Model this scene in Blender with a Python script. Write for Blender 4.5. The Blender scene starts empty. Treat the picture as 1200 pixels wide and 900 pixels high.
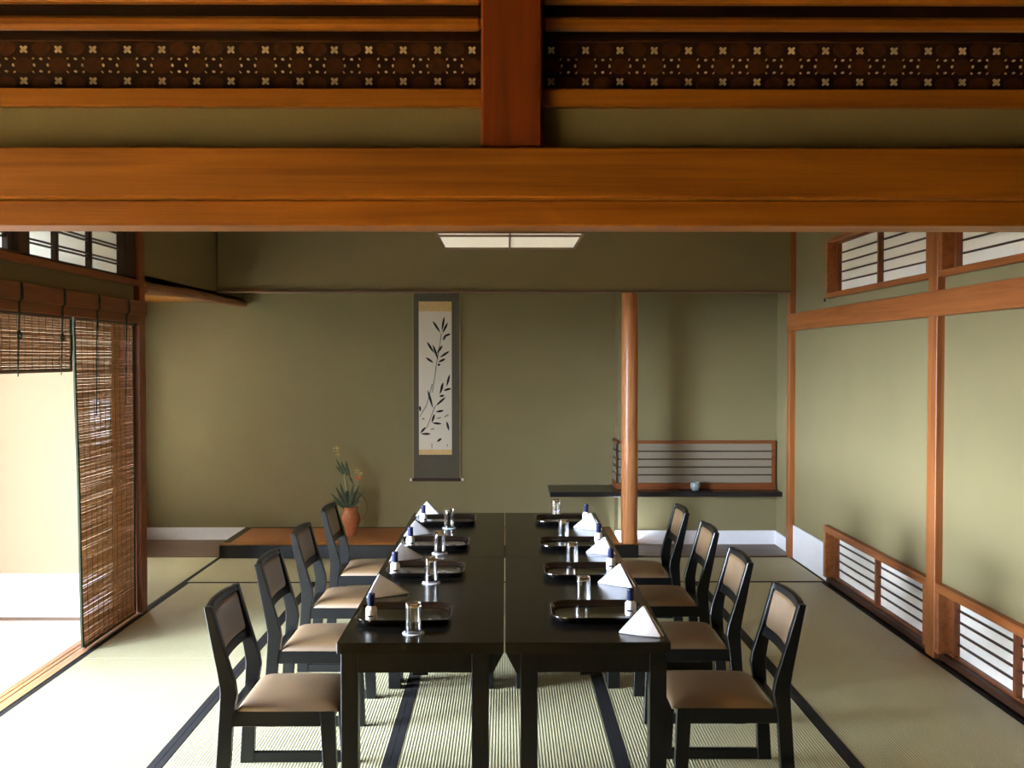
import bpy, bmesh, math, random
from mathutils import Vector, Matrix
random.seed(7)
S = bpy.context.scene
COL = S.collection
PI = math.pi

# ------------------------------------------------------------------ materials
def lin(r, g, b):
    f = lambda c: c / 12.92 if c <= .04045 else ((c + .055) / 1.055) ** 2.4
    return (f(r / 255), f(g / 255), f(b / 255), 1)

class NT:
    def __init__(s, name):
        s.m = bpy.data.materials.new(name); s.m.use_nodes = True
        s.n = s.m.node_tree.nodes; s.l = s.m.node_tree.links
        s.b = s.n['Principled BSDF']
    def add(s, t, **k):
        n = s.n.new(t)
        for a, v in k.items(): setattr(n, a, v)
        return n
    def link(s, a, b): s.l.new(a, b)
    def coords(s, scale=(1, 1, 1), rot=(0, 0, 0)):
        t = s.add('ShaderNodeTexCoord'); m = s.add('ShaderNodeMapping')
        m.inputs['Scale'].default_value = scale; m.inputs['Rotation'].default_value = rot
        s.link(t.outputs['Object'], m.inputs['Vector']); return m.outputs['Vector']
    def noise(s, vec, scale=5, detail=4, rough=.5, dist=0):
        n = s.add('ShaderNodeTexNoise'); n.inputs['Scale'].default_value = scale
        n.inputs['Detail'].default_value = detail; n.inputs['Roughness'].default_value = rough
        n.inputs['Distortion'].default_value = dist
        s.link(vec, n.inputs['Vector']); return n.outputs['Fac']
    def ramp(s, fac, stops):
        r = s.add('ShaderNodeValToRGB'); e = r.color_ramp.elements
        while len(e) < len(stops): e.new(.5)
        for i, (p, c) in enumerate(stops): e[i].position = p; e[i].color = c
        s.link(fac, r.inputs['Fac']); return r.outputs['Color']
    def bump(s, fac, strength=.2, dist=.002):
        b = s.add('ShaderNodeBump'); b.inputs['Strength'].default_value = strength
        b.inputs['Distance'].default_value = dist
        s.link(fac, b.inputs['Height']); s.link(b.outputs['Normal'], s.b.inputs['Normal'])

def plain(name, col, rough=.5, spec=.5, var=.06, scale=30, metal=0, coat=0):
    t = NT(name); c = Vector(col[:3])
    f = t.noise(t.coords(), scale, 3)
    t.link(t.ramp(f, [(.3, (*(c * (1 - var)), 1)), (.7, (*(c * (1 + var)), 1))]), t.b.inputs['Base Color'])
    t.b.inputs['Roughness'].default_value = rough
    t.b.inputs['Specular IOR Level'].default_value = spec
    t.b.inputs['Metallic'].default_value = metal
    if coat:
        t.b.inputs['Coat Weight'].default_value = coat; t.b.inputs['Coat Roughness'].default_value = .08
    return t.m

def wood(name, axis, dark, light, rough=.45, fine=60, spec=.4):
    t = NT(name); sc = [14, 14, 14]; sc['xyz'.index(axis)] = .7
    v = t.coords(tuple(sc))
    f1 = t.noise(v, 1.6, 5, .55, 1.2)
    sc2 = [fine * 2] * 3; sc2['xyz'.index(axis)] = 2.2
    f2 = t.noise(t.coords(tuple(sc2)), 1.5, 3, .6)
    mx = t.add('ShaderNodeMath', operation='MULTIPLY_ADD'); mx.inputs[1].default_value = .35
    t.link(f2, mx.inputs[0]); t.link(f1, mx.inputs[2])
    d, l = Vector(dark[:3]), Vector(light[:3]); mid = (d + l) / 2
    t.link(t.ramp(mx.outputs[0], [(.42, (*d, 1)), (.62, (*mid, 1)), (.9, (*l, 1))]), t.b.inputs['Base Color'])
    t.b.inputs['Roughness'].default_value = rough
    t.b.inputs['Specular IOR Level'].default_value = spec
    t.bump(f2, .12, .001)
    return t.m

CED_D, CED_L = lin(122, 70, 12), lin(174, 108, 26)
M = {}
for a in 'xyz':
    M['cedar_' + a] = wood('cedar_' + a, a, CED_D, CED_L)
    M['hinoki_' + a] = wood('hinoki_' + a, a, lin(118, 64, 26), lin(166, 100, 52))  # same cedar, its colour shifted for the cool daylight on the right wall
    M['redpost_' + a] = wood('red_post_' + a, a, lin(96, 40, 8), lin(136, 62, 16))
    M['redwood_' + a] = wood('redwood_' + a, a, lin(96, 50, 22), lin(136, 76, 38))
    M['pale_' + a] = wood('pale_' + a, a, lin(196, 150, 100), lin(232, 192, 142))
    M['brown_' + a] = wood('brown_' + a, a, lin(84, 64, 50), lin(122, 96, 76))
    M['darkwood_' + a] = wood('darkwood_' + a, a, lin(40, 24, 16), lin(70, 42, 26))
M['midwood'] = wood('worn_threshold_wood', 'y', lin(150, 106, 66), lin(186, 138, 92))
M['shaded_rail'] = wood('shade_darkened_rail_wood', 'y', lin(92, 50, 24), lin(126, 72, 38))  # rail wood darkened in its colour to stand in for shade
M['glarefloor'] = wood('glare_whitened_floor_wood', 'y', lin(214, 204, 190), lin(236, 228, 216), .4)  # boards coloured white to stand in for blown-out daylight
M['post'] = wood('polished_log', 'z', lin(140, 82, 44), lin(196, 132, 82), .3, 30)
M['bark'] = wood('bark_log', 'y', lin(120, 80, 54), lin(168, 124, 92), .8, 40)

def plaster(name, c, var=.07):
    t = NT(name); c = Vector(c[:3])
    f = t.noise(t.coords(), 260, 4, .7)
    g = t.noise(t.coords(), 2.5, 3)
    mx = t.add('ShaderNodeMath', operation='MULTIPLY_ADD'); mx.inputs[1].default_value = .5
    t.link(g, mx.inputs[0]); t.link(f, mx.inputs[2])
    t.link(t.ramp(mx.outputs[0], [(.5, (*(c * (1 - var)), 1)), (1, (*(c * (1 + var)), 1))]), t.b.inputs['Base Color'])
    t.b.inputs['Roughness'].default_value = .9; t.b.inputs['Specular IOR Level'].default_value = .15
    t.bump(f, .15, .001)
    return t.m
M['olive'] = plaster('olive_plaster', lin(131, 121, 88))
M['cream'] = plaster('cream_plaster', lin(166, 150, 124), .03)
M['whitewall'] = plaster('white_plaster', lin(236, 236, 232), .02)
M['white'] = plain('white_paint', lin(232, 232, 236), .6, .3, .02)

def tatami(name, axis):
    t = NT(name)
    sc = [0, 0, 0]; sc['xy'.index(axis)] = 1
    w = t.add('ShaderNodeTexWave', wave_type='BANDS', bands_direction=axis.upper(), wave_profile='SIN')
    w.inputs['Scale'].default_value = 2 * PI / (20 * .0125)
    t.link(t.coords(), w.inputs['Vector'])
    n = t.noise(t.coords((60, 60, 1)), 3, 4, .7)
    g = t.noise(t.coords((1, 1, 1)), 1.3, 3)
    mx = t.add('ShaderNodeMath', operation='MULTIPLY_ADD'); mx.inputs[1].default_value = .34
    t.link(w.outputs['Fac'], mx.inputs[0]); t.link(n, mx.inputs[2])
    c = t.ramp(mx.outputs[0], [(.3, lin(118, 110, 77)), (.55, lin(166, 158, 120)), (.85, lin(202, 195, 160))])
    mix = t.add('ShaderNodeMix', data_type='RGBA', blend_type='MULTIPLY'); mix.inputs['Factor'].default_value = .25
    t.link(c, mix.inputs['A']); t.link(t.ramp(g, [(.3, (.8, .8, .72, 1)), (.7, (1, 1, 1, 1))]), mix.inputs['B'])
    t.link(mix.outputs['Result'], t.b.inputs['Base Color'])
    t.b.inputs['Roughness'].default_value = .48; t.b.inputs['Specular IOR Level'].default_value = .5
    t.bump(w.outputs['Fac'], .6, .002)
    return t.m
M['tatami_a'] = tatami('tatami_lengthwise', 'x')
M['tatami_b'] = tatami('tatami_crosswise', 'y')
M['heri'] = plain('tatami_border_cloth', lin(34, 32, 32), .75, .2, .15, 300)
M['orange_mat'] = plain('old_orange_tatami', lin(164, 108, 64), .55, .3, .12, 80)
M['greenedge'] = plain('olive_border_cloth', lin(72, 68, 46), .8, .2)

M['lacquer'] = plain('black_lacquer', lin(11, 11, 12), .34, .36, .1)
M['tabletop'] = plain('table_black', lin(17, 15, 12), .22, .5, .1, 12)
M['traygloss'] = plain('tray_lacquer', lin(14, 13, 12), .14, .55, .1, 12, coat=.4)
M['trayrim'] = plain('tray_rim_lacquer', lin(22, 16, 12), .08, .6, .1, coat=.5)
M['blackbeam'] = plain('black_beam', lin(20, 18, 18), .3, .5)
M['shelfblack'] = plain('shelf_lacquer', lin(28, 24, 24), .3, .5)

t = NT('brown_leather'); f = t.noise(t.coords(), 220, 3, .6); g = t.noise(t.coords(), 9, 3)
t.link(t.ramp(g, [(.3, lin(102, 76, 42)), (.7, lin(118, 89, 51))]), t.b.inputs['Base Color'])
t.b.inputs['Roughness'].default_value = .5; t.b.inputs['Specular IOR Level'].default_value = 1.0
t.b.inputs['Coat Weight'].default_value = 1; t.b.inputs['Coat Roughness'].default_value = .48; t.b.inputs['Coat IOR'].default_value = 1.75
t.bump(f, .1, .0006); M['leather'] = t.m

t = NT('linen_napkin'); f = t.noise(t.coords(), 380, 2, .6); g = t.noise(t.coords((1, 1, 1)), 26, 4, .6, .8)
t.link(t.ramp(g, [(.3, lin(220, 220, 228)), (.7, lin(234, 234, 242))]), t.b.inputs['Base Color'])
t.b.inputs['Roughness'].default_value = .85; t.b.inputs['Specular IOR Level'].default_value = .15
t.bump(g, .35, .004); M['linen'] = t.m

def paper(name, c, transl=0, speck=.03):
    t = NT(name); c = Vector(c[:3])
    f = t.noise(t.coords(), 130, 5, .75)
    col = t.ramp(f, [(.35, (*(c * (1 - speck)), 1)), (.65, (*(c * (1 + speck)), 1))])
    t.link(col, t.b.inputs['Base Color'])
    t.b.inputs['Roughness'].default_value = .9; t.b.inputs['Specular IOR Level'].default_value = .1
    if transl:
        tr = t.add('ShaderNodeBsdfTranslucent'); mx = t.add('ShaderNodeMixShader')
        mx.inputs[0].default_value = transl; t.link(col, tr.inputs['Color'])
        t.link(t.b.outputs[0], mx.inputs[1]); t.link(tr.outputs[0], mx.inputs[2])
        t.link(mx.outputs[0], t.n['Material Output'].inputs['Surface'])
    return t.m
M['paper'] = paper('shoji_paper', lin(240, 236, 228))
M['paper_lit'] = paper('shoji_paper_backlit', lin(240, 238, 230), .6)
M['paper_dim'] = paper('thick_shoji_paper', lin(226, 220, 208), .52)
M['paper_warm'] = paper('warm_tinted_screen_paper', lin(232, 212, 176), .66)  # tint warms the light passing through the added near-room screens
M['paper_grey'] = paper('speckled_grey_paper', lin(138, 127, 110), 0, .14)
M['notice'] = paper('notice_paper', lin(244, 244, 244))
t = NT('lamp_paper'); t.b.inputs['Base Color'].default_value = lin(236, 228, 212); t.b.inputs['Roughness'].default_value = .8
f = t.noise(t.coords(), 60, 3); t.link(t.ramp(f, [(.3, lin(228, 218, 200)), (.7, lin(240, 232, 218))]), t.b.inputs['Base Color'])
t.b.inputs['Emission Color'].default_value = lin(255, 240, 215); t.b.inputs['Emission Strength'].default_value = .05
M['lamp_paper'] = t.m; LAMPNT = t

t = NT('clear_glass'); t.b.inputs['Base Color'].default_value = (1, 1, 1, 1); t.b.inputs['Roughness'].default_value = .02
t.b.inputs['IOR'].default_value = 1.45; t.b.inputs['Transmission Weight'].default_value = 1
M['glass'] = t.m
t = NT('window_glass')
tr = t.add('ShaderNodeBsdfTransparent'); gl = t.add('ShaderNodeBsdfGlossy'); gl.inputs['Roughness'].default_value = .02
fr = t.add('ShaderNodeFresnel'); mx = t.add('ShaderNodeMixShader')
t.link(fr.outputs[0], mx.inputs[0]); t.link(tr.outputs[0], mx.inputs[1]); t.link(gl.outputs[0], mx.inputs[2])
t.link(mx.outputs[0], t.n['Material Output'].inputs['Surface']); M['pane'] = t.m

t = NT('bamboo_reed'); v = t.coords((1, 1.4, 210)); f = t.noise(v, 1, 2, .6)
v2 = t.coords((1, 18, 60)); g = t.noise(v2, 1, 4, .7)
mx = t.add('ShaderNodeMath', operation='MULTIPLY_ADD'); mx.inputs[1].default_value = .6; t.link(g, mx.inputs[0]); t.link(f, mx.inputs[2])
t.link(t.ramp(mx.outputs[0], [(.5, lin(108, 66, 36)), (.75, lin(172, 118, 74)), (1, lin(212, 164, 112))]), t.b.inputs['Base Color'])
t.b.inputs['Roughness'].default_value = .6; M['reed'] = t.m
M['cordgreen'] = plain('dark_green_cord', lin(38, 44, 34), .8, .2)
M['tapegreen'] = plain('green_binding', lin(46, 52, 36), .8, .2)
M['thread'] = plain('brown_thread', lin(84, 60, 36), .8, .2)
M['terracotta'] = plain('terracotta', lin(170, 104, 64), .55, .35, .12, 25)
M['leaf'] = plain('grey_green_leaf', lin(74, 86, 66), .55, .3, .25, 40)
M['stem'] = plain('pale_stem', lin(140, 142, 112), .6, .3, .15, 40)
M['vine'] = plain('dry_vine', lin(112, 92, 48), .7, .2)
M['yellowfl'] = plain('yellow_flower', lin(172, 152, 96), .7, .2, .2)
M['orangefl'] = plain('orange_flower', lin(204, 108, 58), .7, .2, .2)
M['navy'] = plain('navy_plastic', lin(32, 34, 66), .35, .5)
M['bottlewhite'] = plain('white_plastic', lin(236, 236, 240), .35, .5, .02)
M['ceramic'] = plain('grey_glaze', lin(128, 136, 138), .25, .5, .12, 40)
M['coaster'] = plain('white_coaster', lin(236, 236, 244), .7, .2, .02)
M['metal'] = plain('dull_metal', lin(150, 150, 146), .35, .5, .05, metal=1)
M['ivory'] = plain('ivory_knob', lin(232, 222, 200), .4, .4)
M['ink'] = plain('ink', lin(44, 44, 42), .9, .1, .5, 60)
M['inkgrey'] = plain('ink_wash', lin(140, 134, 124), .9, .1, .3, 60)
M['scrollpaper'] = paper('painting_paper', lin(212, 204, 190), 0, .03)
M['gold'] = plain('gold_silk', lin(206, 172, 116), .6, .3, .12, 90)
M['edgetan'] = plain('tan_edge', lin(150, 132, 92), .7, .2)
t = NT('patterned_brocade'); v = t.coords((1, 1, 1), (0, PI / 4, 0))
ck = t.add('ShaderNodeTexChecker'); ck.inputs['Scale'].default_value = 95; t.link(v, ck.inputs['Vector'])
ck.inputs['Color1'].default_value = lin(64, 59, 46); ck.inputs['Color2'].default_value = lin(92, 86, 68)
t.link(ck.outputs['Color'], t.b.inputs['Base Color']); t.b.inputs['Roughness'].default_value = .75; M['brocade'] = t.m
M['ran_base'] = plain('pattern_ground', lin(50, 27, 13), .6, .2, .2, 60)
M['ran_oct'] = plain('pattern_medallion', lin(76, 43, 20), .6, .2, .25, 70)
M['ran_petal'] = plain('pattern_petal', lin(206, 190, 150), .6, .2, .25, 40)
M['dark_ground'] = plain('darkened_ground', lin(74, 80, 52), .95, .1, .3, 8)  # unseen ground made dark so upper walls catch less bounce

# ------------------------------------------------------------------ mesh helpers
def BM(): return bmesh.new()

def box(bm, x0, x1, y0, y1, z0, z1, bev=0, seg=1, mi=0):
    x0, x1 = sorted((x0, x1)); y0, y1 = sorted((y0, y1)); z0, z1 = sorted((z0, z1))
    t = BM(); bmesh.ops.create_cube(t, size=1)
    for v in t.verts:
        v.co = Vector(((x0 + x1) / 2 + v.co.x * (x1 - x0), (y0 + y1) / 2 + v.co.y * (y1 - y0), (z0 + z1) / 2 + v.co.z * (z1 - z0)))
    if bev: bmesh.ops.bevel(t, geom=t.edges[:], offset=bev, segments=seg, affect='EDGES', profile=.5)
    merge(bm, t, mi)

def merge(bm, t, mi=0):
    mp = [bm.verts.new(v.co) for v in t.verts]
    t.verts.index_update()
    for f in t.faces:
        nf = bm.faces.new([mp[v.index] for v in f.verts]); nf.material_index = mi
    t.free()

def prism(bm, poly, axis, a, b, bev=0, mi=0):
    """poly: 2-D outline in the two other axes (order of x,y,z), extruded on axis from a to b"""
    t = BM(); ai = 'xyz'.index(axis); oth = [i for i in range(3) if i != ai]
    def P(p, d):
        c = [0, 0, 0]; c[oth[0]], c[oth[1]] = p; c[ai] = d; return Vector(c)
    va = [t.verts.new(P(p, a)) for p in poly]; vb = [t.verts.new(P(p, b)) for p in poly]
    n = len(poly)
    t.faces.new(va); t.faces.new(vb[::-1])
    for i in range(n): t.faces.new([va[i], vb[i], vb[(i + 1) % n], va[(i + 1) % n]])
    bmesh.ops.recalc_face_normals(t, faces=t.faces[:])
    if bev: bmesh.ops.bevel(t, geom=t.edges[:], offset=bev, segments=1, affect='EDGES', profile=.5)
    merge(bm, t, mi)

def lathe(bm, prof, c=(0, 0, 0), n=32, mi=0, close=False):
    """prof: (r,z) points; r=0 ends become fans"""
    rings = []
    for r, z in prof:
        if r < 1e-6: rings.append([bm.verts.new((c[0], c[1], c[2] + z))])
        else: rings.append([bm.verts.new((c[0] + r * math.cos(2 * PI * k / n), c[1] + r * math.sin(2 * PI * k / n), c[2] + z)) for k in range(n)])
    pairs = list(zip(rings, rings[1:]))
    if close: pairs.append((rings[-1], rings[0]))
    for A, B in pairs:
        for k in range(n):
            k2 = (k + 1) % n
            if len(A) == 1 and len(B) == 1: continue
            if len(A) == 1: f = bm.faces.new([A[0], B[k2], B[k]])
            elif len(B) == 1: f = bm.faces.new([A[k], A[k2], B[0]])
            else: f = bm.faces.new([A[k], A[k2], B[k2], B[k]])
            f.material_index = mi

def tube(bm, pts, rad, n=8, mi=0, caps=True):
    pts = [Vector(p) for p in pts]; rr = rad if isinstance(rad, (list, tuple)) else [rad] * len(pts)
    rings = []; up = None
    for i, p in enumerate(pts):
        d = (pts[min(i + 1, len(pts) - 1)] - pts[max(i - 1, 0)]).normalized()
        if up is None: up = d.orthogonal().normalized()
        else: up = (up - d * up.dot(d)).normalized()
        s = d.cross(up)
        rings.append([bm.verts.new(p + (up * math.cos(2 * PI * k / n) + s * math.sin(2 * PI * k / n)) * rr[i]) for k in range(n)])
    for A, B in zip(rings, rings[1:]):
        for k in range(n):
            f = bm.faces.new([A[k], A[(k + 1) % n], B[(k + 1) % n], B[k]]); f.material_index = mi
    if caps:
        bm.faces.new(rings[0][::-1]).material_index = mi; bm.faces.new(rings[-1]).material_index = mi

def pad(bm, fn, nu=18, nv=18, e=6, q=.4, mi=0):
    """soft cushion: fn(u,v,h) -> point, u,v in -1..1, h 0..1 is how far the surface has risen"""
    def sp(i, n): # cluster samples at the rim
        s = -1 + 2 * i / n; return math.copysign(1 - (1 - abs(s)) ** 1.8, s)
    top = [[None] * (nv + 1) for _ in range(nu + 1)]; bot = [[None] * (nv + 1) for _ in range(nu + 1)]
    for i in range(nu + 1):
        for j in range(nv + 1):
            u, v = sp(i, nu), sp(j, nv)
            h = max(0, (1 - abs(u) ** e) * (1 - abs(v) ** e)) ** q
            rim = i in (0, nu) or j in (0, nv)
            top[i][j] = bm.verts.new(fn(u, v, h))
            bot[i][j] = top[i][j] if rim else bm.verts.new(fn(u, v, 0))
    for i in range(nu):
        for j in range(nv):
            f = bm.faces.new([top[i][j], top[i + 1][j], top[i + 1][j + 1], top[i][j + 1]]); f.material_index = mi
            q4 = [bot[i][j + 1], bot[i + 1][j + 1], bot[i + 1][j], bot[i][j]]
            try: bm.faces.new(q4).material_index = mi
            except ValueError: pass

def obj(name, bm, mats, parent=None, smooth=None, sharp=.6):
    me = bpy.data.meshes.new(name)
    bmesh.ops.recalc_face_normals(bm, faces=bm.faces[:])
    bm.to_mesh(me); bm.free()
    for m in (mats if isinstance(mats, (list, tuple)) else [mats]):
        me.materials.append(M[m] if isinstance(m, str) else m)
    if smooth:
        me.shade_smooth(); me.set_sharp_from_angle(angle=sharp)
    o = bpy.data.objects.new(name, me); COL.objects.link(o)
    if parent: o.parent = parent
    return o

def tag(o, label, cat, group=None, kind=None):
    o['label'] = label; o['category'] = cat
    if group: o['group'] = group
    if kind: o['kind'] = kind
    return o
def thing(name, label, cat, loc=(0, 0, 0), rz=0, group=None, kind=None):
    o = bpy.data.objects.new(name, None); COL.objects.link(o)
    o.location = loc; o.rotation_euler = (0, 0, rz); o.empty_display_size = .05
    return tag(o, label, cat, group, kind)
def struct(name, bm, mats, label, cat, parent=None, smooth=None):
    o = obj(name, bm, mats, parent, smooth)
    return tag(o, label, cat, kind='structure')
def B(*boxes, bev=0):
    bm = BM()
    for b in boxes: box(bm, *b, bev=bev)
    return bm
def dup(root, loc, rz, label):
    r = root.copy(); COL.objects.link(r); r.location = loc; r.rotation_euler = (0, 0, rz); r['label'] = label
    for ch in root.children:
        c = ch.copy(); COL.objects.link(c); c.parent = r
        for g in ch.children:
            d = g.copy(); COL.objects.link(d); d.parent = c
    return r

ZC = 2.66          # ceiling
# ================================================================== SETTING
# ---- floor and tatami
fl = struct('floor', B((-2.30, 2.36, -3.3, 8.15, -.12, -.03), (-3.3, -2.30, 6.38, 8.15, -.12, -.03)), 'brown_y',
            'floor of pale green tatami mats with dark cloth borders', 'floor')
def mat_piece(x0, x1, y0, y1, m, heri):
    obj('mat', B((x0 + .0015, x1 - .0015, y0 + .0015, y1 - .0015, -.03, 0), bev=.0015), m, fl)
    hb = BM(); w = .03; z0, z1 = -.004, .0015
    for h in heri:
        if h == 'l': box(hb, x0 + .0005, x0 + w, y0, y1, z0, z1, .0007)
        if h == 'r': box(hb, x1 - w, x1 - .0005, y0, y1, z0, z1, .0007)
        if h == 'f': box(hb, x0, x1, y0 + .0005, y0 + w, z0, z1, .0007)
        if h == 'b': box(hb, x0, x1, y1 - w, y1 - .0005, z0, z1, .0007)
    obj('border', hb, 'heri', fl)
XS = [-2.262, -1.358, -.452, .456, 1.362, 2.268]
YS = [-3.3, -1.89, -.07, 1.75, 3.57, 5.39, 7.21]
for i in range(5):
    for a, b in zip(YS, YS[1:]): mat_piece(XS[i], XS[i + 1], a, b, 'tatami_a', 'lr')
for a, b in ((-2.262, -.45), (-.45, 1.36), (1.36, 2.268)): mat_piece(a, b, 7.21, 8.15, 'tatami_b', 'fb')
mat_piece(-3.24, -2.262, 6.385, 8.15, 'tatami_a', 'lr')

dr = thing('light_blocker', 'added unseen panels blocking daylight at the near end of the left opening', 'door', kind='structure')  # added out of view to keep daylight off the niche and back wall
obj('panel', B((-2.345, -2.325, 1.85, 3.36, .004, 1.80)), 'cream', dr)
obj('frame', B((-2.355, -2.315, 1.80, 1.85, .004, 1.80), (-2.355, -2.315, 3.36, 3.41, .004, 1.80)), 'shaded_rail', dr)
dr = thing('warm_light_screen', 'added unseen paper screens warming the daylight into the near room', 'door', kind='structure')  # unseen screens added to light the front beam warmly from the left
obj('pane', B((-2.336, -2.333, -1.2, 1.70, .30, 1.79)), 'paper_warm', dr)
db = BM()
for y in (-1.18, -.22, .74, 1.68): box(db, -2.35, -2.32, y - .018, y + .018, .004, 1.80)
for z in (.55, .8, 1.05, 1.3, 1.55): box(db, -2.332, -2.322, -1.2, 1.7, z - .005, z + .005)
box(db, -2.35, -2.32, -1.2, 1.7, .004, .30); box(db, -2.35, -2.32, -1.2, 1.7, 1.78, 1.80)
obj('frame', db, 'shaded_rail', dr)
# ---- ceilings
struct('ceiling', B((-2.4, 2.5, 1.80, 9.1, ZC, ZC + .1)), 'midwood', 'cedar board ceiling above the table', 'ceiling')
struct('ceiling_near', B((-2.4, 2.5, -3.4, 1.80, ZC, ZC + .1)), 'darkwood_y', 'dark board ceiling of the near room', 'ceiling')

# ---- walls
def panel_wall_right():
    bm = BM(); x0, x1 = 2.30, 2.42
    box(bm, x0, x1, 1.75, 3.45, -.1, ZC)
    for a, b in ((3.45, 5.345), (5.465, 7.24)):
        box(bm, x0, x1, a, b, .405, 2.01); box(bm, x0, x1, a, b, 2.425, ZC)
        box(bm, 2.36, x1, a, b, -.1, .405); box(bm, 2.36, x1, a, b, 2.01, 2.425)
    box(bm, x0, x1, 5.345, 5.465, -.1, ZC); box(bm, x0, x1, 7.24, 9.1, -.1, ZC)
    return bm
struct('wall_right', panel_wall_right(), 'olive', 'olive green plaster wall on the right with low and high lattice windows', 'wall')
struct('wall_back', B((-3.3, .958, 8.93, 9.1, -.1, ZC), (.958, 2.30, 8.65, 9.1, -.1, ZC)), 'olive', 'olive green plaster back wall behind the alcove and niche', 'wall')
struct('wall_bulkhead', B((-2.27, 2.30, 8.115, 8.20, 2.122, ZC)), 'olive', 'olive plaster bulkhead hanging over the alcove front', 'wall')
struct('trim_1', B((-2.27, 2.26, 8.085, 8.20, 2.106, 2.122), bev=.002), 'brown_x', 'thin brown strip under the alcove bulkhead', 'trim')
struct('wall_left_upper', B((-2.36, -2.28, 6.38, 8.93, 2.06, ZC)), 'olive', 'olive plaster wall above the natural log at the left', 'wall')
# left wall of both rooms: plaster strips above the openings
struct('wall_left', B((-2.36, -2.285, 1.75, 6.33, 1.93, 2.035), (-2.36, -2.285, 1.75, 6.33, 2.46, ZC),
                      (-2.36, -2.285, -3.4, 1.70, 1.93, ZC), (-2.36, -2.285, -3.4, -1.2, -.1, 1.93)), 'olive', 'olive plaster strip above the blinds on the left', 'wall')
struct('wall_front', B((-2.4, 2.42, -3.5, -3.38, -.1, ZC)), 'darkwood_z', 'unseen wall closing the near room, darkened to cut bounce light', 'wall')  # out of view; made dark so less light bounces onto the front beam
struct('wall_near_right', B((2.30, 2.42, -3.4, 1.75, -.1, ZC)), 'darkwood_z', 'unseen wall on the right of the near room, darkened to cut bounce light', 'wall')  # also made dark, to dim the right end of the beam
# front header between the rooms
hd = BM()
box(hd, -2.3, 2.3, 1.735, 1.80, 1.92, 2.005); box(hd, -2.3, 2.3, 1.735, 1.80, 2.26, ZC)
struct('wall_header', hd, 'olive', 'narrow olive plaster strip above the big front beam', 'wall')
kb = BM(); box(kb, -2.3, 2.3, 1.715, 1.80, 1.803, 1.845, .0025)
struct('trim_2', kb, 'cedar_x', 'lower half of the orange cedar beam spanning the front opening', 'beam')
nb = BM(); box(nb, -2.3, 2.3, 1.688, 1.735, 1.845, 1.928, .003)
struct('trim_3', nb, 'cedar_x', 'upper wide board of the orange cedar beam spanning the front opening', 'beam')
struct('trim_4', B((-.040, .062, 1.70, 1.80, 1.928, ZC), bev=.004), 'redpost_z', 'square hanging reddish cedar post above the middle of the front beam', 'post')
for k, (a, b, side) in enumerate(((-2.3, -.040, 'left'), (.062, 2.3, 'right'))):
    struct('trim_%d' % (5 + k), B((a, b, 1.72, 1.80, 2.002, 2.032), bev=.002), 'cedar_x', 'thin orange sill under the patterned frieze %s of the hanging post' % side, 'trim')
    # frieze: patterned panel with slats above
    fz = thing('trim_%d' % (7 + k), 'dark brown frieze with pale flower pattern %s of the hanging post' % side, 'frieze', kind='structure')
    pb = BM(); box(pb, a, b, 1.757, 1.765, 2.032, 2.122, mi=0)
    box(pb, a, b, 1.752, 1.765, 2.119, 2.1225, mi=1)
    def ell(cx, cz, ra, rb, ang, mi, dy=.0015, n=10):
        vs = []
        for q in range(n):
            u, w = ra * math.cos(2 * PI * q / n), rb * math.sin(2 * PI * q / n)
            vs.append((cx + u * math.cos(ang) - w * math.sin(ang), cz + u * math.sin(ang) + w * math.cos(ang)))
        vs = [(max(a + .001, min(b - .001, x)), max(2.0335, min(2.1185, z))) for x, z in vs]
        prism(pb, vs, 'y', 1.757 - dy, 1.758, mi=mi)
    step = .0585; x = -.0562 if k == 0 else .0785
    sgn = -1 if k == 0 else 1
    for j in range(27):
        fx = x + sgn * step * j
        for fzz in (2.1055, 2.0525):
            for q in range(4):
                an = PI / 4 + q * PI / 2
                ell(fx + .0042 * math.cos(an), fzz + .0042 * math.sin(an), .0034, .0024, an, 2, .003)
        hx = fx - step / 2
        if hx > a + .02 and hx < b - .02:
            for q in range(4):
                an = q * PI / 2
                ell(hx + .0115 * math.cos(an), 2.079 + .0105 * math.sin(an), .0026, .0018, an + PI / 2, 2, .003)
            for q in range(4):
                an = PI / 4 + q * PI / 2
                ell(hx + .019 * math.cos(an), 2.079 + .016 * math.sin(an), .0022, .0013, an + PI / 2, 3, .0025)
            ell(hx, 2.1075, .0165, .0125, 0, 1); ell(hx, 2.0485, .0165, .0125, 0, 1)
        ell(fx, 2.079, .0165, .0135, 0, 1)
    obj('panel', pb, ['ran_base', 'ran_oct', 'ran_petal', 'gold'], fz)
    obj('shade_backing', B((a, b, 1.79, 1.80, 2.12, 2.26)), 'darkwood_x', fz)  # dark board added to stand in for the shade between the slats
    for z0, z1 in ((2.134, 2.155), (2.178, 2.2), (2.222, 2.244)):
        obj('slat', B((a, b, 1.728, 1.752, z0, z1), bev=.006), 'cedar_x', fz)

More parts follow.
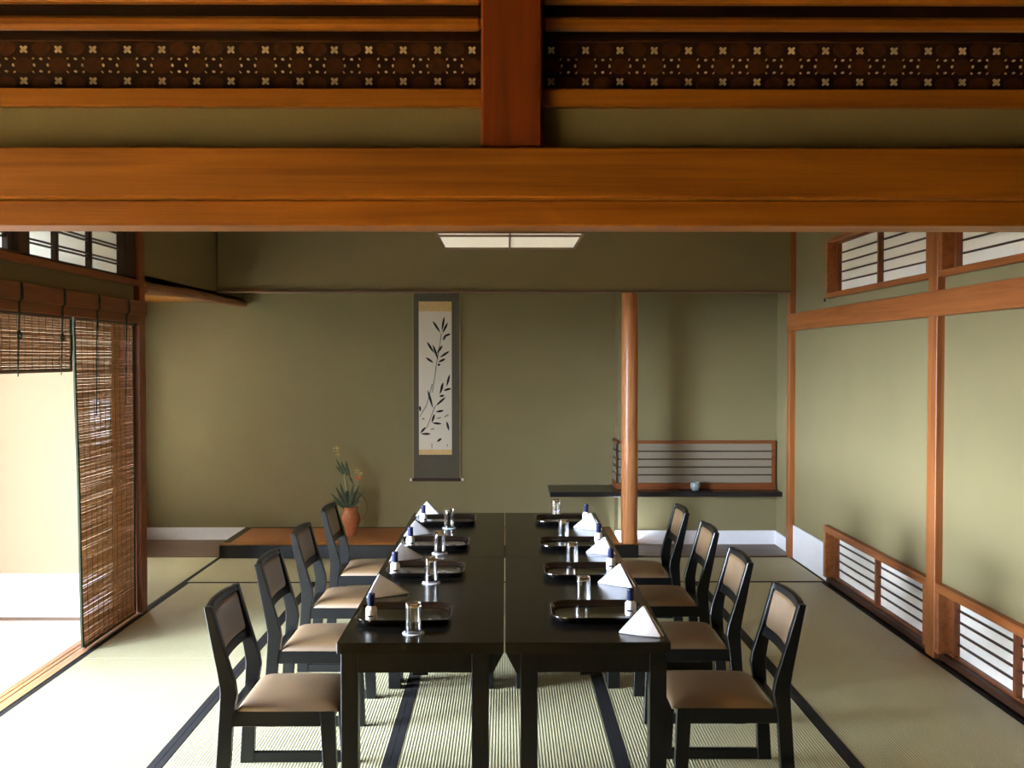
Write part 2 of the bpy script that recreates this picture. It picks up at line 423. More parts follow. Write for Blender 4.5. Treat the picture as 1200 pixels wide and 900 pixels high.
# ---- posts and nageshi
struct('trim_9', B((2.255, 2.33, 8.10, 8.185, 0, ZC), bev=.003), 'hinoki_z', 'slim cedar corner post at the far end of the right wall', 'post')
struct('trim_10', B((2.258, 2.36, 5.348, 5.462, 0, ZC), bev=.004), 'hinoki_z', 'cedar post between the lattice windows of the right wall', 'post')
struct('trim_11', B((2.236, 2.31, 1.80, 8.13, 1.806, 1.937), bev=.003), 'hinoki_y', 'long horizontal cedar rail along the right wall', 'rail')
struct('trim_12', B((-2.40, -2.25, 6.325, 6.425, 0, ZC), bev=.003), 'redwood_z', 'brown square post at the end of the bamboo blinds', 'post')
struct('trim_13', B((-2.30, -2.225, 1.80, 6.39, 1.853, 1.935), bev=.003), 'shaded_rail', 'reddish brown rail above the bamboo blinds', 'rail')
struct('trim_14', B((-2.36, -2.245, 1.80, 6.33, 1.803, 1.853), bev=.003), 'shaded_rail', 'grooved lintel strip just above the bamboo blinds', 'rail')
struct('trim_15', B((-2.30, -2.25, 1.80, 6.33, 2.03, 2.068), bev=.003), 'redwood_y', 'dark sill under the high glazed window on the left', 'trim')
th = BM()
box(th, -2.385, -2.352, -3.3, 6.33, -.05, .004); box(th, -2.345, -2.322, -3.3, 6.33, -.05, .004); box(th, -2.314, -2.262, -3.3, 6.33, -.05, .004)
box(th, -2.385, -2.262, -3.3, 6.33, -.05, -.012)
struct('trim_16', th, 'midwood', 'pale grooved wooden threshold under the bamboo blinds', 'threshold')
struct('trim_17', B((-2.40, -2.25, 1.70, 1.80, 0, ZC), (-2.40, -2.25, -3.3, -3.2, 0, ZC)), 'redwood_z', 'near posts of the left wall', 'post')
struct('trim_18', B((2.20, 2.31, 1.70, 1.80, 0, ZC)), 'redwood_z', 'near post of the right wall', 'post')
struct('trim_19', B((-2.36, -2.25, -3.3, 1.7, 1.80, 1.93)), 'cedar_y', 'lintel over the near opening on the left', 'rail')

lg = BM()
pts = [(-2.262, 6.41, 2.018), (-2.275, 6.8, 2.034), (-2.265, 7.4, 2.052), (-2.275, 8.1, 2.052), (-2.27, 8.60, 2.054), (-2.27, 8.93, 2.056)]
tube(lg, pts, [.036, .037, .035, .033, .029, .026], 12)
struct('trim_20', lg, 'bark', 'crooked natural log running along the top of the left recess', 'log', smooth=True)

# ---- left recess (beside the alcove)
struct('ceiling_recess', B((-3.3, -2.28, 6.38, 8.93, 2.075, 2.11)), 'cedar_y', 'low board ceiling of the recess on the left', 'ceiling')
rw = BM()
box(rw, -3.36, -3.25, 6.22, 9.1, -.1, .35); box(rw, -3.36, -3.25, 6.22, 9.1, 1.8, 2.2)
box(rw, -3.36, -3.25, 6.22, 6.95, .35, 1.8); box(rw, -3.36, -3.25, 8.62, 9.1, .35, 1.8)
struct('wall_recess', rw, 'olive', 'outer plaster wall of the left recess with a paper window', 'wall')
w = thing('window_5', 'paper lattice window in the outer wall of the left recess', 'window', kind='structure')
obj('frame', B((-3.34, -3.24, 6.95, 7.0, .35, 1.8), (-3.34, -3.24, 8.57, 8.62, .35, 1.8), (-3.34, -3.24, 6.95, 8.62, .35, .39), (-3.34, -3.24, 6.95, 8.62, 1.76, 1.8), (-3.33, -3.27, 7.76, 7.80, .39, 1.76)), 'redwood_z', w)
obj('pane', B((-3.315, -3.313, 7.0, 8.57, .39, 1.76)), 'paper_dim', w)
lt = BM()
for z in (.62, .85, 1.08, 1.31, 1.54): box(lt, -3.313, -3.298, 7.0, 8.57, z - .006, z + .006)
for y in (7.25, 7.5, 8.06, 8.32): box(lt, -3.313, -3.300, y - .005, y + .005, .39, 1.76)
obj('lattice', lt, 'redwood_y', w)
struct('floor_recess', B((-3.25, -2.268, 8.15, 8.93, -.1, .006)), 'brown_x', 'brown floor boards left of the alcove dais', 'floor')
struct('baseboard_recess', B((-3.25, -2.272, 8.915, 8.93, .006, .112)), 'white', 'white baseboard on the back wall left of the dais', 'baseboard')

# ---- alcove dais
d = thing('trim_21', 'low alcove dais with orange matting and a black lacquered front edge', 'dais', kind='structure')
obj('platform', B((-2.265, .92, 8.20, 8.93, -.05, .10)), 'brown_x', d)
obj('matting', B((-2.20, .92, 8.215, 8.88, .10, .112)), 'orange_mat', d)
obj('border', B((-2.265, -2.20, 8.205, 8.93, .10, .1125), (-2.20, .92, 8.88, 8.93, .10, .1125)), 'greenedge', d)
obj('front_beam', B((-2.268, 1.06, 8.10, 8.205, 0, .104), bev=.003), 'blackbeam', d)
obj('edge_strip', B((-2.268, 1.06, 8.125, 8.21, .104, .110), bev=.001), 'cedar_x', d)
pm = BM()
lathe(pm, [(.062, .11), (.066, .13), (.0655, 1.0), (.064, 2.106)], (.993, 8.16, 0), 32)
ob = struct('trim_22', pm, 'post', 'round polished reddish alcove post', 'post', smooth=True)
# ---- right niche
struct('floor_niche', B((1.06, 2.30, 8.15, 8.65, -.1, .012)), 'brown_x', 'dark board floor of the right niche', 'floor')
struct('baseboard_niche', B((.93, 2.30, 8.636, 8.65, .012, .128), (2.287, 2.30, 8.185, 8.636, .012, .128)), 'white', 'white baseboard around the right niche', 'baseboard')
struct('baseboard_right', B((2.288, 2.30, 7.245, 8.10, 0, .262)), 'white', 'tall white baseboard on the right wall before the corner post', 'baseboard')
w = thing('window_6', 'low grey paper lattice screen behind the black shelf in the niche', 'window', kind='structure')
obj('frame', B((.948, 2.285, 8.615, 8.65, .868, .893), (.948, 2.285, 8.60, 8.65, .482, .535), (2.255, 2.285, 8.618, 8.65, .535, .868),
               (.935, .958, 8.615, 8.93, .868, .893), (.935, .958, 8.615, 8.93, .482, .535)), 'redwood_x', w)
obj('pane', B((.952, 2.255, 8.638, 8.6495, .535, .868), (.945, .957, 8.65, 8.93, .535, .868)), 'paper_grey', w)
lb = BM()
for z in (.602, .668, .735, .802):
    box(lb, .944, 2.255, 8.630, 8.64, z - .005, z + .005); box(lb, .938, .947, 8.63, 8.93, z - .005, z + .005)
box(lb, .938, .950, 8.628, 8.642, .535, .868)
obj('lattice', lb, 'darkwood_x', w)

# ---- right wall windows
def window(n, y0, y1, z0, z1, stiles, pz0, pz1, bars, label, shelf=.05):
    w = thing('window_%d' % n, label, 'window', kind='structure')
    fb = BM(); xf = 2.262
    if z0 < 1: obj('sill', B((2.285, 2.36, y0, y1, z0, pz0 - .012), bev=.002), 'darkwood_y', w)
    else: box(fb, xf, 2.36, y0, y1, z0, pz0 - .012, .002)
    box(fb, xf, 2.36, y0, y1, pz1 + .014, z1, .002)
    box(fb, xf, 2.36, y1 - .045, y1, pz0 - .012, pz1 + .014, .002)
    box(fb, xf, 2.36, y0, y0 + .045, pz0 - .012, pz1 + .014, .002)
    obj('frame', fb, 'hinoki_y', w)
    sb = BM()
    for s in stiles: box(sb, 2.312, 2.345, s - .015, s + .015, pz0 - .012, pz1 + .014)
    box(sb, 2.315, 2.345, y0 + .045, y1 - .045, pz0 - .013, pz0); box(sb, 2.315, 2.345, y0 + .045, y1 - .045, pz1, pz1 + .015)
    obj('sash', sb, 'redwood_z', w)
    obj('pane', B((2.342, 2.346, y0 + .045, y1 - .045, pz0, pz1)), 'paper', w)
    lb = BM()
    for k in range(bars):
        z = pz0 + (pz1 - pz0) * (k + 1) / (bars + 1)
        box(lb, 2.331, 2.343, y0 + .045, y1 - .045, z - .0045, z + .0045)
    obj('lattice', lb, 'darkwood_y', w)
    return w
w1 = window(1, 5.462, 7.24, 2.01, 2.425, (7.14, 6.35, 5.52), 2.055, 2.385, 4, 'high paper lattice window over the rail, beyond the right wall post')
cb = BM(); box(cb, 2.25, 2.262, 7.222, 7.238, 1.985, 2.01, .002); obj('catch', cb, 'lacquer', w1)
window(2, 3.45, 5.348, 2.01, 2.425, (5.255, 4.40, 3.51), 2.055, 2.385, 4, 'high paper lattice window over the rail, nearer than the right wall post')
window(3, 5.462, 7.24, .002, .405, (7.14, 6.35, 5.52), .05, .345, 4, 'low paper lattice window at floor level, beyond the right wall post')
window(4, 3.45, 5.348, .002, .405, (5.24, 4.60, 3.51), .05, .345, 4, 'low paper lattice window at floor level, nearer than the right wall post')

# ---- left high glazed window
w = thing('window_7', 'high glazed window with dark bars above the bamboo blinds', 'window', kind='structure')
fb = BM()
for y, hw in ((6.24, .085), (4.865, .055), (3.45, .055), (1.85, .05)): box(fb, -2.35, -2.27, y - hw, y + hw, 2.068, 2.46, .002)
for y in (5.71, 5.28, 4.77, 4.25, 3.9): box(fb, -2.335, -2.295, y - .014, y + .014, 2.068, 2.46)
box(fb, -2.35, -2.27, 1.8, 6.32, 2.068, 2.083); box(fb, -2.35, -2.27, 1.8, 6.32, 2.44, 2.46)
obj('frame', fb, 'darkwood_z', w)
lb = BM()
for z in (2.148, 2.166, 2.238, 2.256, 2.33, 2.348): box(lb, -2.322, -2.306, 1.8, 6.16, z - .004, z + .004)
obj('lattice', lb, 'darkwood_y', w)
obj('pane', B((-2.3265, -2.3235, 1.8, 6.16, 2.08, 2.445)), 'paper_lit', w)

# ---- corridor outside the left opening
struct('floor_corridor', B((-3.75, -2.385, -3.4, 6.22, -.1, -.004)), 'glarefloor', 'sunlit pale corridor floor beyond the bamboo blinds', 'floor')
struct('wall_corridor', B((-3.8, -2.385, 6.22, 6.38, -.1, ZC)), 'cream', 'cream wall at the end of the sunlit corridor', 'wall')
struct('baseboard_corridor', B((-3.78, -2.40, 6.205, 6.22, .012, .277)), 'white', 'white band along the foot of the cream corridor wall', 'baseboard')
struct('trim_23', B((-3.78, -2.40, 6.195, 6.22, -.004, .014)), 'brown_x', 'thin brown strip at the foot of the corridor wall', 'trim')
struct('ceiling_corridor', B((-4.3, -2.36, -3.5, 6.38, 2.52, 2.6)), 'darkwood_y', 'board ceiling and eave over the corridor', 'ceiling')
struct('wall_corridor_outer', B((-3.75, -3.66, -3.4, 6.22, 2.05, 2.52), (-3.75, -3.66, 4.78, 6.22, -.1, 2.05)), 'whitewall', 'white plaster strip over the garden side of the corridor, plus added light-blocking section', 'wall')  # solid far section is added, unseen, to shield the end wall from sky
for k, y in enumerate((-3.3, -1.3, .7, 2.7, 4.73)):
    struct('trim_%d' % (24 + k), B((-3.75, -3.66, y - .05, y + .05, -.1, 2.05)), 'redwood_z', 'slim post on the garden side of the corridor', 'post')
gb = BM(); box(gb, -16, -3.9, -14, 16, -.6, -.5)
struct('ground_garden', gb, 'dark_ground', 'unseen garden ground outside the corridor, darkened to cut bounce light', 'ground')

# ================================================================== THINGS
# ---- paper notices on the corridor wall (seen through the blind)
for (x0, x1, z0, z1, lab) in ((-2.515, -2.455, 1.195, 1.335, 'small white paper notice behind the long blind, upper left of three'),
                              (-2.445, -2.395, 1.195, 1.335, 'narrow white paper notice behind the long blind, upper right of three'),
                              (-2.505, -2.405, 1.06, 1.175, 'small white paper notice behind the long blind, lowest of three')):
    nbm = BM(); box(nbm, x0, x1, 6.216, 6.22, z0, z1)
    tag(obj('paper_notice', nbm, 'notice'), lab, 'notice', 'paper notices on the corridor wall')

# ---- bamboo blinds
def blind(label, yt0, yt1, yb0, yb1, ztop, zbot, cords, dens):
    X = -2.285
    t = thing('bamboo_blind', label, 'blind', (X, (yt0 + yt1) / 2, ztop), group='bamboo blinds on the corridor side')
    oy = (yt0 + yt1) / 2
    n = int((ztop - zbot) / .0064); sb = BM(); rng = random.Random(int(yt0 * 100))
    sag = [0, 0]
    for k in range(n):
        f = k / n; z = -(ztop - zbot) * f
        a, b = yt0 + (yb0 - yt0) * f - oy, yt1 + (yb1 - yt1) * f - oy
        h = dens * rng.uniform(.8, 1.12)
        w1, w2 = (rng.uniform(-.0016, .0016) for _ in range(2)); bulge = -.0015 * math.sin(f * 9) + rng.uniform(-.001, .001)
        P = [(bulge, a, z + w1), (bulge, (a + b) / 2, z + (w1 + w2) / 2 - .0015 * math.sin(k * .37)), (bulge, b, z + w2)]
        rings = []
        for p in P: rings.append([sb.verts.new((p[0] + dx, p[1], p[2] + dz)) for dx, dz in ((-.0012, -h / 2), (.0012, -h / 2), (.0012, h / 2), (-.0012, h / 2))])
        for A, Bq in zip(rings, rings[1:]):
            for q in range(4): sb.faces.new([A[q], A[(q + 1) % 4], Bq[(q + 1) % 4], Bq[q]])
        sb.faces.new(rings[0][::-1]); sb.faces.new(rings[-1])
    obj('reeds', sb, 'reed', t)
    tb = BM(); m = max(2, int((yt1 - yt0) / .075))
    for k in range(m + 1):
        f = k / m; a = yt0 + (yt1 - yt0) * f - oy; b = yb0 + (yb1 - yb0) * f - oy
        pp = [(.005 - .0015 * math.sin(q / 12 * 9), a + (b - a) * q / 12, -(ztop - zbot) * q / 12) for q in range(13)]
        tube(tb, pp, .0016, 4)
    obj('warp_threads', tb, 'thread', t)
    for a, b in ((yt0, yb0), (yt1, yb1)):
        eb = BM()
        pp = [(-.0015 * math.sin(q / 12 * 9), a - oy + (b - a) * q / 12, -(ztop - zbot) * q / 12) for q in range(13)]
        for p, q in zip(pp, pp[1:]):
            vs = [eb.verts.new((c[0] + dx, c[1] + dy, c[2])) for c in (p, q) for dx, dy in ((-.005, -.011), (.005, -.011), (.005, .011), (-.005, .011))]
            for e in range(4): eb.faces.new([vs[e], vs[(e + 1) % 4], vs[4 + (e + 1) % 4], vs[4 + e]])
        obj('edge_binding', eb, 'tapegreen', t)
    hb = BM(); box(hb, -.008, .008, yt0 - oy, yt1 - oy, -.012, .004, .003); obj('head_rail', hb, 'brown_y', t)
    bb = BM(); zb = -(ztop - zbot); box(bb, -.009, .009, yb0 - oy, yb1 - oy, zb - .012, zb + .004, .003); obj('bottom_bar', bb, 'brown_y', t)
    for (cy, zl, knot) in cords:
        cb = BM(); y = cy - oy; fx = -2.225 - X + .004
        # strap looped over the rail, then hanging over the blind
        tube(cb, [(fx - .006, y, 1.933 - ztop), (fx, y, 1.930 - ztop), (fx + .002, y, 1.90 - ztop), (fx + .002, y, 1.86 - ztop), (fx - .012, y, 1.845 - ztop), (fx - .014, y + .003, 1.80 - ztop)], [.004, .005, .006, .006, .005, .005], 8)
        tube(cb, [(fx - .014, y + .003, 1.80 - ztop), (fx - .018, y + .004, 1.70 - ztop), (fx - .024, y + .004, zl - ztop)], [.005, .004, .003], 6)
        if knot:
            tube(cb, [(fx - .018, y + .006, 1.715 - ztop), (fx - .016, y - .010, 1.695 - ztop), (fx - .016, y - .006, 1.675 - ztop), (fx - .016, y + .018, 1.675 - ztop), (fx - .016, y + .022, 1.695 - ztop), (fx - .018, y + .006, 1.715 - ztop)], .005, 6)
        obj('pull_cord', cb, 'cordgreen', t, smooth=True)
    return t
blind('short bamboo reed blind rolled out only to head height, nearer than the long one', 3.45, 5.405, 3.45, 5.405, 1.80, 1.525, ((4.73, 1.50, 1), (5.19, 1.50, 1), (4.2, 1.5, 1)), .0063)
blind('long bamboo reed blind hanging nearly to the floor beside the brown post', 5.445, 6.31, 5.52, 6.30, 1.80, .022, ((5.63, 1.27, 0), (6.07, 1.31, 0)), .0060)

# ---- tables
def table(label, y0, y1, x0, x1, mirror, split=None):
    cx, cy = (x0 + x1) / 2, (y0 + y1) / 2; hx, hy = (x1 - x0) / 2 - .0015, (y1 - y0) / 2 - .001
    t = thing('dining_table', label, 'table', (cx, cy, 0), group='low black dining tables')
    obj('tabletop', B((-hx, hx, -hy, hy, .582, .62), bev=.002), 'tabletop', t)
    o, i = .012, .052       # overhang on the outer and on the inner side
    lo, hi_ = (-hx + o, hx - i) if not mirror else (-hx + i, hx - o)
    ab = BM(); ya, yb = -hy + .018, hy - .018
    box(ab, lo + .05, hi_ - .05, ya, ya + .02, .512, .582, .001); box(ab, lo + .05, hi_ - .05, yb - .02, yb, .512, .582, .001)
    box(ab, lo + .008, lo + .028, ya + .05, yb - .05, .512, .582, .001); box(ab, hi_ - .028, hi_ - .008, ya + .05, yb - .05, .512, .582, .001)
    obj('apron', ab, 'lacquer', t)
    for sx in (lo, hi_ - .058):
        for sy in (-hy + .013, hy - .071):
            obj('leg', B((sx, sx + .058, sy, sy + .058, 0, .582), bev=.002), 'lacquer', t)
    for sy in (ya, yb):
        bb = BM(); s = 1 if sy > 0 else -1
        box(bb, -.022, .022, sy - s * .03, sy + s * .004, .504, .512, .001); box(bb, -.026, -.022, sy - .004, sy + .004, .504, .516); box(bb, .022, .026, sy - .004, sy + .004, .504, .516)
        obj('latch', bb, 'lacquer', t)
    for sy in (ya + .05, yb - .05):
        gbm = BM(); e = hx - .002 if not mirror else -hx + .002; s = -1 if not mirror else 1
        poly = [(e, .566), (e + s * .055, .566), (e + s * .055, .497), (e + s * .035, .497)]
        prism(gbm, poly, 'y', sy - .006, sy + .006); obj('corner_bracket', gbm, 'lacquer', t)
    return t
table('black dining table at the near end, on the blind side', 3.448, 4.945, -.573, -.003, False)
table('black dining table at the near end, on the window side', 3.448, 4.945, -.001, .564, True)
table('black dining table at the far end, on the blind side', 4.947, 6.385, -.573, -.003, False)
table('black dining table at the far end, on the window side', 4.947, 6.385, -.001, .564, True)

# ---- chairs (local x points at the table)
def chair_parts(t):
    for s in (-1, 1):
        a, b = (-.195, -.166) if s < 0 else (.166, .195)
        bm = BM()
        prism(bm, [(-.259, .700), (-.232, .702), (-.190, .555), (-.150, .425), (-.144, .385), (-.158, .30), (-.170, .12), (-.173, 0), (-.228, 0), (-.221, .12), (-.206, .33), (-.203, .40), (-.212, .46)], 'y', a, b, .0025)
        obj('rear_post', bm, 'lacquer', t)
        bm = BM(); prism(bm, [(.150, .326), (.203, .326), (.214, 0), (.168, 0)], 'y', a + .001, b - .001, .002)
        obj('leg', bm, 'lacquer', t)
        bm = BM(); box(bm, -.19, .19, a + .003, b - .003, 0.0005, .041, .002); obj('runner', bm, 'lacquer', t)
        bm = BM(); box(bm, -.165, .16, a + .003, b - .003, .272, .326, .002); obj('side_rail', bm, 'lacquer', t)
    obj('front_rail', B((.160, .190, -.167, .167, .276, .326), bev=.002), 'lacquer', t)
    obj('rear_rail', B((-.190, -.160, -.167, .167, .276, .326), bev=.002), 'lacquer', t)
    bm = BM()
    pad(bm, lambda u, v, h: (.038 + .183 * u + .004 * (1 - abs(u)) * 0, .190 * v, .324 + h * (.034 + .012 * (1 - u * u) * (1 - v * v))), 20, 20, 8, .45)
    obj('seat_cushion', bm, 'leather', t, smooth=True, sharp=1.4)
    xr = lambda z: -.173 - (z - .40) * .0725 / .30
    def rail(z0, z1, th, bow, rise=0):
        bm = BM(); n = 10; rings = []
        for k in range(n + 1):
            v = -1 + 2 * k / n; y = .167 * v; off = -bow * (1 - v * v); r = rise * (1 - v ** 4)
            xa, xb = xr(z0) + off, xr(z1) + off
            rings.append([bm.verts.new(c) for c in ((xa - th, y, z0), (xa + th, y, z0), (xb + th * .8, y, z1 + r), (xb - th, y, z1 + r))])
        for A, C in zip(rings, rings[1:]):
            for q in range(4): bm.faces.new([A[q], A[(q + 1) % 4], C[(q + 1) % 4], C[q]])
        bm.faces.new(rings[0]); bm.faces.new(rings[-1][::-1])
        bmesh.ops.recalc_face_normals(bm, faces=bm.faces[:])
        bmesh.ops.bevel(bm, geom=[e for e in bm.edges if e.calc_face_angle(0) > .6], offset=.003, segments=2, affect='EDGES', profile=.5)
        return bm
    obj('top_rail', rail(.680, .699, .013, .014, .006), 'lacquer', t, smooth=True)
    obj('lower_rail', rail(.497, .530, .011, .014), 'lacquer', t, smooth=True)
    bm = BM()
    def bp(u, v, h):
        z = .606 + .077 * u; y = .167 * v; return (xr(z) - .014 * (1 - v * v) - .010 + h * .026, y, z)
    pad(bm, bp, 14, 18, 12, .5)
    obj('back_cushion', bm, 'leather', t, smooth=True, sharp=1.4)
LCH = [(-.811, 3.812), (-.816, 4.565), (-.822, 5.33), (-.810, 6.10)]
RCH = [(.822, 3.835), (.815, 4.588), (.828, 5.355), (.800, 6.035)]
ordn = ['nearest of four', 'second from near end', 'third from near end', 'farthest of four']
LS, RS = 'on the blind side', 'on the window side'
chairs = 'low black dining chairs around the table'
base = thing('dining_chair', 'black dining chair with tan padded seat, %s %s' % (ordn[0], LS), 'chair', (*LCH[0], 0), 0, chairs)
chair_parts(base)
for i in range(1, 4): dup(base, (*LCH[i], 0), random.uniform(-.012, .012), 'black dining chair with tan padded seat, %s %s' % (ordn[i], LS))
for i in range(4): dup(base, (*RCH[i], 0), PI + random.uniform(-.012, .012), 'black dining chair with padded beige back, %s %s' % (ordn[i], RS))

# ---- trays
ZT = .62
def outline(hx, hy, r, n=8):
    pts = []
    for cx, cy, a0 in ((hx - r, hy - r, 0), (-hx + r, hy - r, PI / 2), (-hx + r, -hy + r, PI), (hx - r, -hy + r, 3 * PI / 2)):
        for k in range(n + 1):
            a = a0 + PI / 2 * k / n; pts.append((cx + r * math.cos(a), cy + r * math.sin(a)))
    return pts
def loops(bm, prof, hx, hy, r, cap0=True, cap1=True):
    rings = [[bm.verts.new((x, y, z)) for x, y in outline(hx - ins, hy - ins, max(.01, r - ins))] for ins, z in prof]
    n = len(rings[0])
    for A, C in zip(rings, rings[1:]):
        for k in range(n): bm.faces.new([A[k], A[(k + 1) % n], C[(k + 1) % n], C[k]])
    if cap0: bm.faces.new(rings[0][::-1])
    if cap1: bm.faces.new(rings[-1])
def tray_parts(t):
    bm = BM(); loops(bm, [(.020, 0), (.014, .002), (.004, .018), (.009, .019), (.020, .008), (.026, .0065)], .178, .142, .075)
    obj('tray_bed', bm, 'traygloss', t, smooth=True, sharp=.9)
    bm = BM(); loops(bm, [(.0045, .0175), (.0, .0225), (.0005, .025), (.003, .0258), (.006, .0245), (.0095, .0185), (.0045, .0175)], .178, .142, .075, False, False)
    obj('rim', bm, 'trayrim', t, smooth=True, sharp=.9)
TL = [(-.372, 3.790), (-.357, 4.598), (-.361, 5.262), (-.348, 6.025)]
TR = [(.345, 3.820), (.348, 4.562), (.352, 5.245), (.355, 6.020)]
base = thing('serving_tray', 'black lacquered tray, %s %s' % (ordn[0], LS), 'tray', (*TL[0], ZT), 0, 'black trays on the table')
tray_parts(base)
for i in range(1, 4): dup(base, (*TL[i], ZT), 0, 'black lacquered tray, %s %s' % (ordn[i], LS))
for i in range(4): dup(base, (*TR[i], ZT), 0, 'black lacquered tray, %s %s' % (ordn[i], RS))

# ---- napkins (each folded into a standing pyramid)
def napkin(L, R, ax, az, side, label, depth):
    L, R = Vector((*L, 0)), Vector((*R, 0)); mid = (L + R) / 2
    d = (R - L).normalized(); nrm = Vector((-d.y, d.x, 0))
    t0 = (ax - L.x) / (R.x - L.x); foot = L.lerp(R, t0)
    P = foot + nrm * depth * .22 + Vector((0, 0, az - ZT)); Bk = L.lerp(R, .5 + (t0 - .5) * .5) + nrm * depth
    c = (L + R + Bk) / 3; c.z = 0
    bm = BM()
    crease = (foot - nrm * .006).lerp(P, .0)
    vs = [bm.verts.new(v - c) for v in (L, crease, R, Bk, P)]
    for f in ((0, 1, 4), (1, 2, 4), (2, 3, 4), (3, 0, 4), (0, 3, 2, 1)): bm.faces.new([vs[i] for i in f])
    bmesh.ops.recalc_face_normals(bm, faces=bm.faces[:])
    sharp = [e for e in bm.edges if e.calc_face_angle(0) > .5]
    bmesh.ops.bevel(bm, geom=sharp, offset=.007, segments=3, affect='EDGES', profile=.6)
    # a second fold of cloth lying behind the front face
    a, b, p = R + nrm * .012, Bk + nrm * .004, P + nrm * .005
    t2 = BM(); q = [t2.verts.new(v - c) for v in (a + Vector((0, 0, .004)), b + Vector((0, 0, .004)), p - Vector((0, 0, .008)))]
    t2.faces.new(q); ex = bmesh.ops.extrude_face_region(t2, geom=t2.faces[:])
    off = (q[1].co - q[0].co).cross(q[2].co - q[0].co).normalized() * .004
    for v in [g for g in ex['geom'] if isinstance(g, bmesh.types.BMVert)]: v.co += off
    bmesh.ops.recalc_face_normals(t2, faces=t2.faces[:]); merge(bm, t2)
    zmin = min(v.co.z for v in bm.verts)
    for v in bm.verts: v.co.z -= zmin
    o = obj('folded_napkin', bm, 'linen', smooth=True, sharp=.7); o.location = (c.x, c.y, ZT)
    return tag(o, label, 'napkin', 'folded white napkins on the table')
NL = [((-.562, 4.083), (-.388, 4.156), -.503, .716), ((-.556, 4.824), (-.392, 4.915), -.489, .706), ((-.555, 5.522), (-.398, 5.61), -.482, .704), ((-.553, 6.235), (-.395, 6.275), -.478, .712)]
NR = [((.389, 3.565), (.541, 3.498), .474, .728), ((.386, 4.371), (.537, 4.262), .475, .720), ((.390, 5.055), (.532, 4.975), .481, .712), ((.378, 5.815), (.532, 5.708), .472, .718)]
for i, (a, b, x, z) in enumerate(NL): napkin(a, b, x, z, -1, 'white pyramid napkin behind the tray, %s %s' % (ordn[i], LS), .095)
for i, (a, b, x, z) in enumerate(NR): napkin(a, b, x, z, 1, 'white pyramid napkin in front of the tray, %s %s' % (ordn[i], RS), .085)

# ---- tumblers and coasters
def glass_bm(h=.106, r=.0275):
    bm = BM()
    lathe(bm, [(0, h), (r - .004, h), (r - .0012, h - .002), (r, h - .006), (r + .001, .003), (r, 0), (r - .0018, .001), (r - .0022, .006), (r - .003, h - .014), (r - .006, h - .017), (0, h - .0175)], n=32)
    return bm
GL = [(-.322, 3.568), (-.318, 4.380), (-.324, 5.045), (-.319, 5.802)]
GR = [(.307, 4.012), (.311, 4.755), (.310, 5.435), (.310, 6.225)]
gme = None
for i in range(8):
    left = i < 4; x, y = (GL + GR)[i]; z = ZT + (.0035 if left else 0)
    lab = ('clear tumbler on a white coaster, %s %s' if left else 'clear tumbler behind the tray, %s %s') % (ordn[i % 4], LS if left else RS)
    if gme is None: o = obj('drinking_glass', glass_bm(), 'glass', smooth=True, sharp=.9); gme = o
    else: o = gme.copy(); COL.objects.link(o)
    o.location = (x, y, z); tag(o, lab, 'glass', 'drinking glasses on the table')
cme = None
for i in range(4):
    if cme is None:
        bm = BM(); lathe(bm, [(0, 0), (.038, 0), (.039, .0015), (.038, .0035), (.033, .003), (0, .003)], n=32)
        o = obj('coaster', bm, 'coaster', smooth=True); cme = o
    else: o = cme.copy(); COL.objects.link(o)
    o.location = (*GL[i], ZT); tag(o, 'round white coaster under the tumbler, %s %s' % (ordn[i], LS), 'coaster', 'white coasters on the table')

# ---- small bottles on the trays
def bottle_parts(t):
    bm = BM(); lathe(bm, [(0, 0), (.018, 0), (.0205, .003), (.021, .010), (.021, .040), (.0195, .048), (.014, .054), (.011, .057), (0, .057)], n=24)
    obj('body', bm, 'bottlewhite', t, smooth=True, sharp=.9)
    bm = BM(); lathe(bm, [(0, .056), (.0125, .056), (.0135, .058), (.0135, .092), (.0142, .094), (.0142, .099), (.012, .101), (0, .101)], n=24)
    obj('cap', bm, 'navy', t, smooth=True, sharp=.9)
    bm = BM()
    for k in range(7):
        a0, a1 = [-PI / 2 + .5 * (q - 3.5) / 3.5 for q in (k, k + 1)]; r = .0214
        bm.faces.new([bm.verts.new((r * math.cos(a), r * math.sin(a), z)) for a, z in ((a0, .018), (a1, .018), (a1, .024), (a0, .024))])
    obj('band', bm, 'lacquer', t)
BL = [(-.488, 3.715), (-.488, 4.520), (-.482, 5.190), (-.478, 5.965)]
BR = [(.467, 3.790), (.478, 4.610), (.484, 5.285), (.476, 6.000)]
base = thing('small_bottle', 'white bottle with navy cap on tray, %s %s' % (ordn[0], LS), 'bottle', (*BL[0], ZT + .0066), 0, 'small bottles on the trays')
bottle_parts(base)
for i in range(1, 4): dup(base, (*BL[i], ZT + .0066), .2 * i, 'white bottle with navy cap on tray, %s %s' % (ordn[i], LS))
for i in range(4): dup(base, (*BR[i], ZT + .0066), -.3 + .2 * i, 'white bottle with navy cap on tray, %s %s' % (ordn[i], RS))

